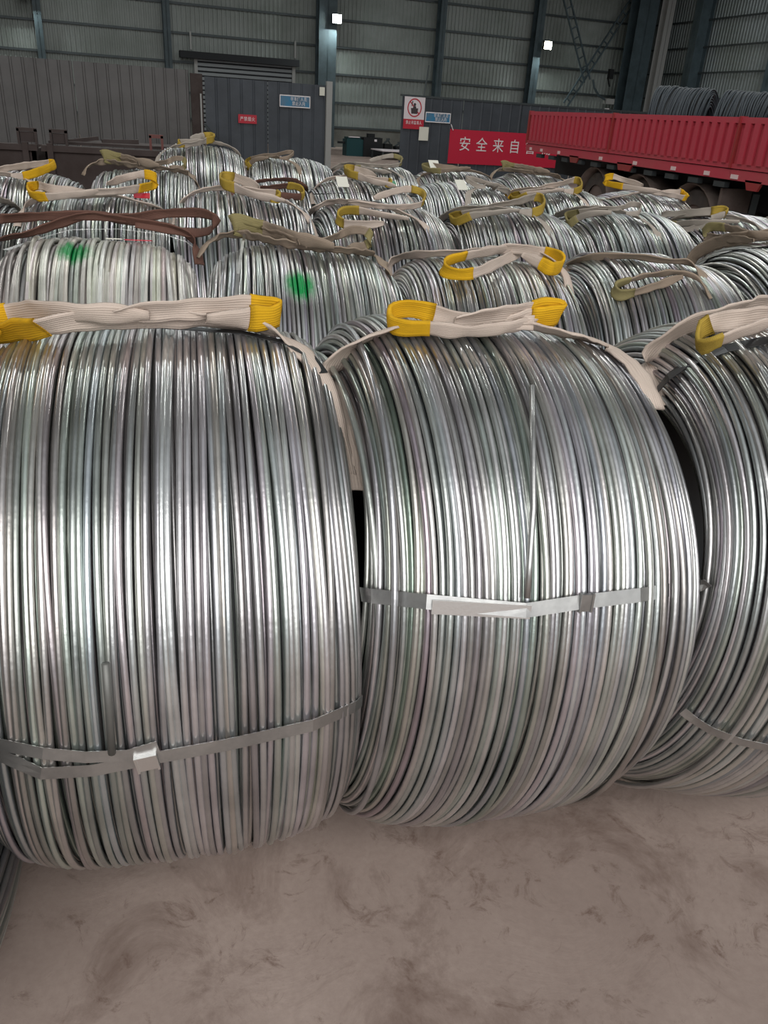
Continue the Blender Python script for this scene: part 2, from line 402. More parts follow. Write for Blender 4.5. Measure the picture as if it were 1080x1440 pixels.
rf = MB().box(XL-.3, XS+.3, 1.5, YW+.3, HZ, HZ+.1).build('ceiling', MS['roof']); bobj(rf); rf['kind'] = 'structure'
def hcol(x, y, w=.42, d=.5, m=None, turn=0):
    o = MB().box(-w/2, w/2, -d/2, -d/2+.03, 0, HZ).box(-w/2, w/2, d/2-.03, d/2, 0, HZ).box(-.02, .02, -d/2, d/2, 0, HZ).box(-w/2-.06, w/2+.06, -d/2-.06, d/2+.06, 0, .03).build('trim_column', m or MS['column'])
    bobj(o, x, y); o['kind'] = 'structure'
    if turn: o.rotation_euler = (0, 0, R_(7)+pi/2)
    return o
for x in (-6.3, -1.0, 4.25, 17.3): hcol(x, YW-.42, .3)
hcol(11.5, YW-.5, .85, .6)
hcol(22.6, YW-.42, .42)
hcol(27.9, YW-1.6, 1.15, .8); hcol(28.75, YW-2.4, .45, .5, MS['pale_post'])
for y in (37.3, 31.7): hcol(XS-.4, y, .5, .75, MS['column'], 1)
# roller door in the back wall
dr = empty('door_1'); bobj(dr, 0, YW-.16); dr['kind'] = 'structure'
MB().box(5.55, 9.95, 0, .02, 0, 3.4).build('slat_gap_shade', MS['chassis'], dr)  # dark sheet added as painted shade in the gaps between slats
for i in range(18): MB().box(5.55, 9.95, -.05, 0, .05+i*.19, .17+i*.19).build('slat', MS['shutter'], dr)
MB().box(4.75, 10.2, -.5, -.1, 3.35, 3.62).build('roller_box', MS['chassis'], dr)
MB().box(5.4, 5.55, -.1, .02, 0, 3.35).box(9.95, 10.1, -.1, .02, 0, 3.35).build('guide_rail', MS['pale_post'], dr)
MB().box(5.25, 5.33, -.1, .0, 3.7, 4.4).box(10.05, 10.13, -.1, .0, 3.7, 4.4).build('hanger', MS['pale_post'], dr)

# wall lamps
def lamp(x, z, m, e, label, y=YW-1.0):
    o = empty('wall_lamp', rot=BROT); o.location = bpt(x, y, z)
    MB().box(-.22, .22, -.05, .08, -.06, .32).box(-.03, .03, .08, .5, .05, .11).build('housing', MS['black'], o)
    MB().box(-.2, .2, -.07, -.05, -.04, .30).build('lamp_glass', m, o)
    tag(o, label, 'lamp', None)
    l = bpy.data.lights.new('flood', 'AREA'); l.shape = 'RECTANGLE'; l.size = .28; l.size_y = .2; l.energy = e; l.color = (.9, 1, .97)
    lo = bpy.data.objects.new('flood_light', l); C.objects.link(lo); lo.parent = o; lo.location = (0, -.1, .11); lo.rotation_euler = (R_(65), 0, 0)
    return o
lamp(11.85, 5.25, MS['lamp'], 420, 'bright white floodlight on the wide steel column above the fence opening')
lamp(22.95, 5.05, MS['lamp_warm'], 260, 'yellowish floodlight on the column left of the lattice braces')
lamp(-1.45, 5.0, MS['lamp'], 200, 'floodlight high on the wall over the light grey fence')

# lattice braces forming a V
def lattice(a, b, wdt, n, label):
    o = empty('lattice_brace', rot=BROT); o.location = bpt(a[0], a[1], 0)
    A = Vector((0, 0, a[2])); B = Vector((b[0]-a[0], b[1]-a[1], b[2])); d = (B-A).normalized(); s = Vector((0, 1, 0)).cross(d).normalized()*wdt/2
    MB().bar(A+s, B+s, .07).build('chord', MS['column'], o); MB().bar(A-s, B-s, .07).build('chord', MS['column'], o)
    for i in range(n):
        p = A + (B-A)*((i+.5)/n); MB().bar(p-s, p+s, .06).build('rung', MS['column'], o)
    tag(o, label, 'brace')
lattice((23.2, YW-1.2, 7.9), (25.45, YW-1.2, 3.75), .36, 10, 'thin lattice brace sloping down from upper left with ladder-like rungs')
lattice((28.0, YW-.8, 8.1), (24.6, YW-.8, 2.6), .3, 12, 'long lattice brace sloping down to the left from the wide dark column')
o = empty('chain_hoist', rot=BROT); o.location = bpt(26.4, YW-1.8, 0)
MB().tube([(0, 0, 9.5), (.0, 0, 4.35)], .015, 5).build('chain', MS['black'], o)
MB().box(-.12, .12, -.1, .1, 3.9, 4.35).bar((-.1, 0, 3.9), (.05, 0, 3.55), .06).build('hoist_body', MS['black'], o)
tag(o, 'small black chain hoist hanging in front of the wall beside the braces', 'hoist')
o = empty('hose_bracket', rot=BROT); o.location = bpt(26.3, YW-1.8, 0)
MB().tube([(-.9, 0, 3.8), (-.75, 0, 3.45), (-.4, 0, 3.1), (0, 0, 2.95)], .05, 6).build('bent_arm', MS['column'], o)
MB().box(0, .5, -.15, .15, 2.75, 3.0).build('pale_box', MS['pale_post'], o)
MB().box(.15, .3, -.1, .1, 2.35, 2.55).build('lower_fitting', MS['white'], o)
tag(o, 'pale bracket box on a bent arm below the hoist', 'bracket')

# fence of sheet panels
YF = 23.34
fe = empty('sheet_fence'); bobj(fe, 0, YF)
xs_ = [-8, -5.3, -2.6, .1, 2.87]
for a, b in zip(xs_, xs_[1:]): ribbed(a+.01, b-.01, .05, 2.32, .28, .02, 'sheet_panel', MS['fence_light'], fe, .8)
tag(fe, 'light grey ribbed sheet fence at the left behind the dark bins', 'fence')
fe2 = empty('sheet_fence'); bobj(fe2, 0, YF)
for a, b in ((3.25, 4.9), (4.9, 6.5)): ribbed(a+.01, b-.01, .05, 2.2, .33, .015, 'sheet_panel', MS['fence'], fe2, .85)
MB().box(2.9, 3.2, -.06, .05, 0, 2.25).build('wide_post', MS['rust'], fe2)
MB().box(3.12, 3.16, -.09, -.06, .6, 1.8).build('pale_strip', MS['pale_post'], fe2)
MB().box(6.5, 6.66, -.06, .06, 0, 2.3).build('end_post', MS['pale_post'], fe2)
MB().box(6.3, 6.44, -.08, -.05, 1.95, 2.15).build('notice_tag', MS['paper'], fe2)
MB().bar((3.2, -.1, 1.1), (3.9, -.4, .3), .05).build('stay', MS['girt'], fe2)
tag(fe2, 'dark blue-grey sheet fence left of the opening, ending at a pale post', 'fence')
fe3 = empty('sheet_fence'); bobj(fe3, 0, YF)
for i, a in enumerate((8.7, 10.6, 12.5, 14.4, 16.3, 18.2, 20.1)): ribbed(a+.01, a+1.89, .05, 2.09, .32, .012, 'sheet_panel', MS['fence'], fe3, .85)
MB().box(8.66, 22, -.03, .03, 2.08, 2.13).build('top_rail', MS['girt'], fe3)
MB().bar((9.35, 0, 2.1), (9.6, .4, 2.9), .03).build('stay', MS['girt'], fe3)
tag(fe3, 'dark grey sheet fence right of the opening, carrying the red banner', 'fence')

def text(body, size, loc, parent, m, name='lettering', stretch=1., align='LEFT'):
    cu = bpy.data.curves.new(name, 'FONT'); cu.body = body; cu.size = size; cu.extrude = .002; cu.align_x = align; cu.align_y = 'CENTER'
    o = bpy.data.objects.new(name, cu); C.objects.link(o); o.parent = parent; o.location = loc; o.rotation_euler = (pi/2, 0, 0); o.scale = (stretch, 1, 1)
    cu.materials.append(m); cu.space_character = 1.18
    bpy.context.view_layer.update(); me = bpy.data.meshes.new_from_object(o.evaluated_get(bpy.context.evaluated_depsgraph_get()))
    n = bpy.data.objects.new(name, me); C.objects.link(n); n.parent = parent; n.location = loc; n.rotation_euler = o.rotation_euler; n.scale = o.scale
    bpy.data.objects.remove(o); return n
b = empty('safety_banner'); bobj(b, 10.22, YF-.06)
MB().box(0, 4.6, 0, .01, .42, 1.33).build('banner_cloth', MS['banner'], b)
for i, ch in enumerate('安全来自警惕'): text(ch, .40, (.50+i*.545, -.01, .93), b, MS['white'], 'character', .95, 'CENTER')
MB().bar((.08, -.02, 1.3), (.0, -.02, 1.45), .02).build('tie', MS['white'], b)
tag(b, 'red cloth banner with white characters on the fence left of the truck', 'banner')
def bsign(x, z, w, h, label):
    s = empty('warning_sign'); bobj(s, x, YF-.05)
    MB().box(0, w, 0, .012, z-h, z).build('sign_face', MS['blue_sign'], s)
    MB().box(-.01, w+.01, -.006, 0, z-.014, z+.01).box(-.01, w+.01, -.006, 0, z-h-.01, z-h+.014).box(-.01, .012, -.006, 0, z-h, z).box(w-.012, w+.01, -.006, 0, z-h, z).build('frame', MS['white'], s)
    text('非本厂人员', .105, (w*.62, -.008, z-h*.30), s, MS['white'], 'lettering', .8, 'CENTER')
    text('禁止入内', .105, (w*.62, -.008, z-h*.70), s, MS['white'], 'lettering', .8, 'CENTER')
    tag(s, label, 'sign')
bsign(5.22, 1.9, .82, .27, 'blue and white notice on the dark fence left of the opening')
bsign(9.43, 1.72, .76, .24, 'blue and white notice on the fence right of the prohibition sign')
s = empty('warning_sign'); bobj(s, 4.1, YF-.05)
MB().box(0, .49, 0, .01, 1.17, 1.38).build('sign_face', MS['sign_red'], s)
text('严禁烟火', .11, (.245, -.006, 1.27), s, MS['white'], 'lettering', .85, 'CENTER'); tag(s, 'small red notice with white characters on the dark fence', 'sign')
s = empty('prohibition_sign'); bobj(s, 8.76, YF-.06)
MB().box(0, .62, 0, .01, 1.52, 2.08).build('sign_face', MS['sign_white'], s)
MB().box(0, .62, 0, .01, 1.27, 1.52).build('sign_foot', MS['sign_red'], s)
text('禁止吊篮乘人', .1, (.31, -.006, 1.43), s, MS['white'], 'lettering', .75, 'CENTER')
mb = MB(); n = 32; v = []; f = []
for i in range(n):
    a = 2*pi*i/n
    for r, y in ((.215, -.004), (.185, -.004)): v.append((.31+r*cos(a), y, 1.81+r*1.1*sin(a)))
for i in range(n): j = (i+1) % n; f.append((2*i, 2*j, 2*j+1, 2*i+1))
link('prohibition_ring', v, f, MS['sign_red'], s)
MB().bar((.17, -.003, 1.96), (.45, -.003, 1.66), .03, .002, (0, 1, 0)).build('diagonal_bar', MS['sign_red'], s)
mb = MB()
for a in range(12):
    pass
mb.prism([(.04*cos(q*pi/6), .04*sin(q*pi/6)) for q in range(12)], .001, ((.31, -.005, 1.89), (1, 0, 0), (0, 0, 1)))
mb.prism([(-.09, -.14), (.09, -.14), (.11, 0), (-.11, 0)], .001, ((.31, -.005, 1.8), (1, 0, 0), (0, 0, 1)))
mb.prism([(-.05, 0), (.05, 0), (.04, .05), (-.04, .05)], .001, ((.31, -.005, 1.8), (1, 0, 0), (0, 0, 1)))
mb.prism([(-.1, .0), (-.08, .0), (-.05, .12), (-.08, .13)], .001, ((.31, -.005, 1.85), (1, 0, 0), (0, 0, 1)))
mb.build('pictogram', MS['figure'], s)
tag(s, 'white prohibition sign with red ring and red foot on the fence', 'sign')
o = MB().box(0, .29, 0, .006, .99, 1.34).build('notice_paper', MS['paper']); bobj(o, 9.25, YF-.08); tag(o, 'blank white paper notice below the prohibition sign', 'notice')

# machine and white table seen through the opening
m_ = empty('lathe_machine', rot=BROT); m_.location = bpt(10.3, 34)
MB().box(0, .85, -.3, .3, 0, .62).box(.05, .6, -.25, .25, .62, .7).build('bed', MS['teal'], m_)
MB().box(.7, 1.5, -.35, .35, 0, .72).box(.95, 1.25, -.1, .1, .72, .86).build('headstock', MS['black'], m_)
MB().box(.08, .55, -.28, -.2, .69, .72).box(1.15, 1.25, -.38, -.35, .58, .66).build('bright_plate', MS['sign_white'], m_)
MB().bar((-.3, 0, .48), (0, 0, .48), .08).build('tail_shaft', MS['black'], m_)
tag(m_, 'dark teal workshop machine seen through the fence opening', 'machine')
t_ = empty('white_table', rot=BROT); t_.location = bpt(11.2, 32.4)
v = MB().box(0, 1.5, -.5, .9, .30, .34).build('table_top', MS['sign_white'], t_)
for x in (.05, 1.45):
    for y in (-.45, .85): MB().box(x-.03, x+.03, y-.03, y+.03, 0, .30).build('leg', MS['girt'], t_)
tag(t_, 'low white table beside the teal machine in the opening', 'table')
g = random.Random(5)
for i in range(6):
    o = empty('steel_crate', rot=BROT); o.location = bpt(11.9+i*.42, 35.6+g.uniform(-.2, .2))
    h = g.uniform(.45, .68); MB().box(-.18, .18, -.2, .2, 0, h*.7).build('crate_body', MS['black'], o); MB().bar((-.15, 0, h*.7), (.1, 0, h), .07).bar((.15, 0, h*.7), (0, .1, h), .05).build('load', MS['girt'], o)
    tag(o, 'small dark crate of fittings behind the white table, ' + ('nearest the teal machine', 'second from the teal machine', 'third from the teal machine', 'third from the dark fence', 'second from the dark fence', 'nearest the dark fence')[i], 'crate', 'dark crates in the fence opening')

# dark steel bins at the left
def steel_bin(x0, x1, y, ztop, label, posts):
    o = empty('steel_bin', (x0, y, 0)); w_ = x1-x0
    MB().box(0, w_, 0, .04, .08, ztop-.05).build('front_plate', MS['rust'], o)
    MB().box(0, .04, 0, 1.1, .08, ztop-.05).build('side_plate', MS['rust'], o); MB().box(w_-.04, w_, 0, 1.1, .08, ztop-.05).build('side_plate', MS['rust'], o)
    MB().box(0, w_, 1.06, 1.1, .08, ztop-.05).build('back_plate', MS['rust'], o)
    MB().box(-.03, w_+.03, -.05, .06, ztop-.06, ztop).build('top_rail', MS['rust'], o)
    for p in posts: MB().box(p-.03, p+.03, -.06, 0, 0, ztop+.02).build('post', MS['rust'], o)
    tag(o, label, 'steel bin')
steel_bin(-3.6, -1.66, 10, 1.09, 'dark rusty steel bin at the far left edge behind the coils', (.5, 1.85))
steel_bin(-1.56, -.22, 10, 1.09, 'dark rusty steel bin under the light grey fence, right of its neighbour', (.06, 1.28))
for x, zz, w_, lab in ((-1.83, 1.09, .2, 'small dark open box on the rim of the left steel bin'), (-1.50, 1.09, .18, 'small dark bracket frame on the left end of the right steel bin'), (-.46, 1.09, .15, 'small red-brown square frame on the right end of the steel bin')):
    mm = MS['rust_red'] if x > -1 else MS['rust']
    o = empty('bin_bracket', (x, 10.02, zz)); h = .15
    MB().box(0, .025, 0, .05, 0, h).build('upright', mm, o); MB().box(w_-.025, w_, 0, .05, 0, h).build('upright', mm, o)
    MB().box(0, w_, 0, .05, h-.025, h+.01).build('crossbar', mm, o)
    if x < -1: MB().box(.03, w_-.03, .02, .04, .02, h-.03).build('plate', MS['rust'], o)
    tag(o, lab, 'bracket')
o = MB().box(0, 1.34, 0, .6, 0, .03).bar((.2, .1, .03), (.5, .3, .07), .04).bar((.55, .2, .04), (.95, .3, .05), .05).build('scrap_sheet', MS['rust']); o.location = (-1.56, 10.3, 1.09)
tag(o, 'rusty scrap sheet lying across the top of the right steel bin', 'scrap')

# ------------------------------------------------------------------ red dropside trailer on the right
TX = 6.0
tr = empty('dropside_trailer', (TX, 0, 0))
ZB, ZT, ZS = 1.16, 1.80, 1.28
seg = [(14.95, 11.75), (11.72, 8.72), (8.69, 5.7), (5.67, 2.7)]
ribm = MB().box(-.035, 0, -.045, .045, 0, ZT-ZS-.11)
rib_me = None
for a, b_ in seg:
    p = MB().box(-.02, .02, b_, a, ZS, ZT).box(-.045, .03, b_, a, ZT-.06, ZT).box(-.04, .0, b_, a, ZS, ZS+.05).build('side_board', MS['red'], tr)
    n = int((a-b_)/.17)
    for i in range(n):
        y = b_+.08+(a-b_-.1)*(i+.3)/n
        if rib_me is None:
            r_ = ribm.build('rib', MS['red'], p); rib_me = r_.data
        else:
            r_ = bpy.data.objects.new('rib', rib_me); C.objects.link(r_); r_.parent = p
        r_.location = (-.018, y, ZS+.05)
    MB().box(-.06, .03, a-.0, a+.03, ZS, ZT+.01).build('stake_post', MS['red_dark'], tr)
MB().box(-.03, .04, 2.6, 15.0, ZB, ZS-.01).build('bed_rail', MS['red'], tr)
MB().box(.0, 2.45, 2.6, 15.0, ZB+.04, ZB+.12).build('bed', MS['chassis'], tr)
MB().box(0, 2.5, 14.98, 15.03, ZS, ZT).build('tail_board', MS['red'], tr)
MB().box(2.45, 2.5, 2.6, 15.0, ZB, ZT).build('far_side_board', MS['red'], tr)
for y, w_ in ((14.75, .09), (14.25, .09), (13.5, .09), (11.95, .1), (10.9, .1), (9.9, .11), (9.15, .11), (8.6, .13), (7.7, .12)):
    MB().box(-.04, -.03, y-w_/2, y+w_/2, ZB+.015, ZB+.06).build('reflector', MS['reflector'], tr)
for y, w_ in ((12.9, .35), (11.2, .45), (8.25, .3)):
    MB().prism([(-w_/2, 0), (w_/2, 0), (w_/2-.06, -.10), (-w_/2+.06, -.10)], .03, ((-.03, y, ZB+.02), (0, 1, 0), (0, 0, 1))).build('fender_patch', MS['red_dark'], tr)
for y in np.arange(8.9, 14.8, .55):
    MB().box(-.01, .06, y-.11, y+.11, ZB-.09, ZB-.03).build('latch', MS['girt'], tr)
MB().box(.55, .75, 2.6, 14.9, ZB-.35, ZB+.03).build('chassis_beam', MS['chassis'], tr)
MB().box(1.75, 1.95, 2.6, 14.9, ZB-.35, ZB+.03).build('chassis_beam', MS['chassis'], tr)
def wheel(x, y, parent):
    w_ = MB(); prof = [(.0, .30), (.0, .46), (.04, .50), (.22, .50), (.26, .46), (.26, .30)]
    n = 28; v = []; f = []
    for i in range(n):
        a = 2*pi*i/n
        for px, pr in prof: v.append((x+px, y+pr*cos(a), .5+pr*sin(a)))
    k_ = len(prof)
    for i in range(n):
        for j in range(k_-1): f.append((i*k_+j, ((i+1) % n)*k_+j, ((i+1) % n)*k_+j+1, i*k_+j+1))
    o = link('tyre', v, f, MS['rubber'], parent, True)
    MB().tube([(x+.03, y, .5), (x+.12, y, .5)], .31, 20).tube([(x-.02, y, .5), (x+.05, y, .5)], .11, 12).build('rim', MS['mudguard'], o)
for y in (12.45, 11.05, 9.65):
    wheel(.22, y, tr); wheel(2.0, y, tr)
    MB().tube([(.3, y, .5), (2.1, y, .5)], .07, 8).build('axle', MS['chassis'], tr)
    pts = [(y+.56*cos(a), .5+.54*sin(a)) for a in np.linspace(.35, pi-.35, 11)]
    v = []; f = []
    for (yy, zz) in pts: v += [(.14, yy, zz), (.56, yy, zz)]
    for i in range(10): f.append((2*i, 2*i+1, 2*i+3, 2*i+2))
    o = link('mudguard', v, f, MS['mudguard'], tr, True); so = o.modifiers.new('s', 'SOLIDIFY'); so.thickness = .02
MB().box(.1, .5, 8.95, 9.0, .35, 1.05).build('mud_flap', MS['mudguard'], tr)
MB().bar((.2, 8.45, 1.05), (.3, 8.6, .6), .07).build('stay', MS['girt'], tr)
MB().box(.05, .5, 7.0, 7.15, .05, 1.05).build('landing_leg', MS['girt'], tr)
gr = MB().box(.0, .04, 2.9, 8.75, .72, .84).build('side_guard', MS['chassis'], tr)
for i in range(15):
    MB().box(-.008, 0, 3.0+i*.38, 3.0+i*.38+.36, .73, .83).build('stripe', MS['stripe_w'] if i % 2 else MS['red_dark'], gr)
MB().box(.0, .04, 2.9, 8.75, .5, .58).build('lower_guard', MS['chassis'], tr)
# trailer's lashing leg to the ground so it stands
tag(tr, 'long red ribbed dropside trailer loaded with dark coils', 'trailer')

# dark wire rod coils on the trailer, axes across to the camera
def dark_coil(x, y, R, W, yaw, label, seed):
    g = np.random.default_rng(seed); e = empty('dark_rod_coil', (x, y, ZB+.12), (0, 0, R_(yaw)))
    V = []; Fs = []; seg, k = 48, 5; us = []; rs = []
    n = 34
    for i in range(n): us.append(-W/2+W*i/(n-1)); rs.append(R)
    for i in range(7): us += [-W/2-.005, W/2+.005]; rs += [R-.03*(i+1)]*2
    for i in range(n): us.append(-W/2+W*i/(n-1)); rs.append(R-.22)
    V = ring_batch(us, rs, R, .012, seg, k, g, 2.2, 6)
    F = ring_faces(seg, k); FF = (F[None] + (np.arange(len(us))*seg*k)[:, None, None]).reshape(-1, 4)
    o = link('rod_turns', V.reshape(-1, 3), FF, MS['dark_wire'], e, True); o['kind'] = 'stuff'
    t = np.linspace(0, 2*pi, 25)[:-1]; ph = np.arange(48)/48*2*pi
    u = W/2*np.sign(np.cos(t))*np.abs(np.cos(t))**.5; r = R-.11+.1*np.sign(np.sin(t))*np.abs(np.sin(t))**.5
    Vc = np.stack([np.broadcast_to(u, (48, 24)), -r[None]*np.sin(ph)[:, None], R+r[None]*np.cos(ph)[:, None]], -1).reshape(-1, 3)
    link('shaded_inner_turns', Vc, ring_faces(48, 24), M['core'], e, True)
    tag(e, label, 'wire coil', 'dark rod coils on the trailer')
dark_coil(7.05, 11.75, .455, .75, -48, 'dark blue-grey rod coil on the red trailer, leftmost of three', 1)
dark_coil(7.3, 10.45, .43, .75, -48, 'middle dark rod coil on the red trailer, its open end showing', 2)
dark_coil(7.3, 9.2, .44, .75, -50, 'dark rod coil on the red trailer at the picture edge', 3)
#@@BGEND@@
# ------------------------------------------------------------------ the coils in rows
COILS = {}   # name: (x, y, R, lean, yaw)
ROW_A = dict(A0=(-.735, 1.30, .6, 0, 0), A1=(-.08, 1.62, .592, 0, 0), A2=(.53, 1.62, .595, 4.5, 3), A3=(1.22, 1.58, .588, 7, -2))
ROW_B = dict(B0=(-.97, 2.8, .58, 0, 0), B1=(-.31, 2.78, .584, 0, 1), B2=(.33, 2.79, .582, 1, -2), B3=(.98, 2.80, .572, 2, -3), B4=(1.62, 2.80, .582, 3, -3), B5=(2.27, 2.78, .61, 3, -2))
ROW_C = dict(C0=(-1.08, 3.98, .59, 0, 0), C1=(-.43, 3.98, .598, 0, 0), C2=(.22, 4.0, .61, 0, 0), C3=(.86, 3.98, .603, 1, 0), C4=(1.50, 3.98, .606, 2, 0), C5=(2.14, 4.0, .606, 2, 0), C6=(2.79, 4.0, .61, 2, 0), C7=(3.44, 4.0, .6, 2, 0))
ROW_D = dict(D0=(-.93, 5.2, .588, 0, 0), D1=(-.28, 5.2, .610, 0, 0), D2=(.37, 5.2, .60, 0, 0), D3=(1.01, 5.2, .605, 0, 0), D4=(1.65, 5.22, .61, 1, 0), D5=(2.29, 5.2, .612, 1, 0), D6=(2.93, 5.2, .608, 1, 0))
ROW_E = dict(E1=(.06, 6.5, .655, 0, 0), E2=(.71, 6.45, .63, 0, 0), E3=(1.36, 6.45, .62, 0, 0), E4=(2.0, 6.45, .615, 0, 0), E5=(2.65, 6.45, .612, 0, 0))
OB = {}
def zlift(R, lean, hw=HW):
    # height that lets the leaning coil rest on its lower shoulder
    us = np.linspace(-hw, hw, 81); b = R - rsurf(us, R, hw) - .008
    return -float(np.min(b*cos(R_(lean)) - us*sin(R_(lean)) ))
def put(nm, spec, **kw):
    x, y, R, lean, yaw = spec
    OB[nm] = make_coil('wire_coil', (x, y, zlift(R, lean)), R, lean, yaw, **kw)
put('A0', ROW_A['A0'], seed=10, single=False, cross=0)
put('A1', ROW_A['A1'], seed=11, single=True, seg=110, cross=0, hw=.335)
put('A2', ROW_A['A2'], seed=12, single=True, seg=110, cross=5, hw=.33)
put('A3', ROW_A['A3'], seed=13, single=True, seg=110, cross=4, hw=.325)
put('B1', ROW_B['B1'], seed=21, single=False, wr=.0075, gap=.0165, base=(.70, .68, .64), wm=M['wire_b1'], amp=1.3, k=6)
put('B2', ROW_B['B2'], seed=22, single=False, wm=M['wire_b2'], k=6)
for i, n in enumerate(('B3', 'B4', 'B5')): put(n, ROW_B[n], seed=23+i, single=False, k=6, cross=6)
protos = []
for i in range(4):
    protos.append(None)
def far(nm, spec, i):
    x, y, R, lean, yaw = spec
    if protos[i] is None:
        e = make_coil('wire_coil', (0, 0, 0), .6, 0, 0, seed=40+i, single=False, seg=64, k=5, k2=4, gap=.0145, wr=.0066, amp=1.2, cross=5)
        protos[i] = e
    else: e = copy_tree(protos[i])
    s = R/.6; e.scale = (1, s, s); e.location = (x, y, zlift(R, lean)); e.rotation_euler = (0, R_(lean), R_(yaw))
    OB[nm] = e
k = 0
for row in (dict(B0=ROW_B['B0']), ROW_C, ROW_D, ROW_E):
    for n, s in row.items(): far(n, s, k % 4); k += 1
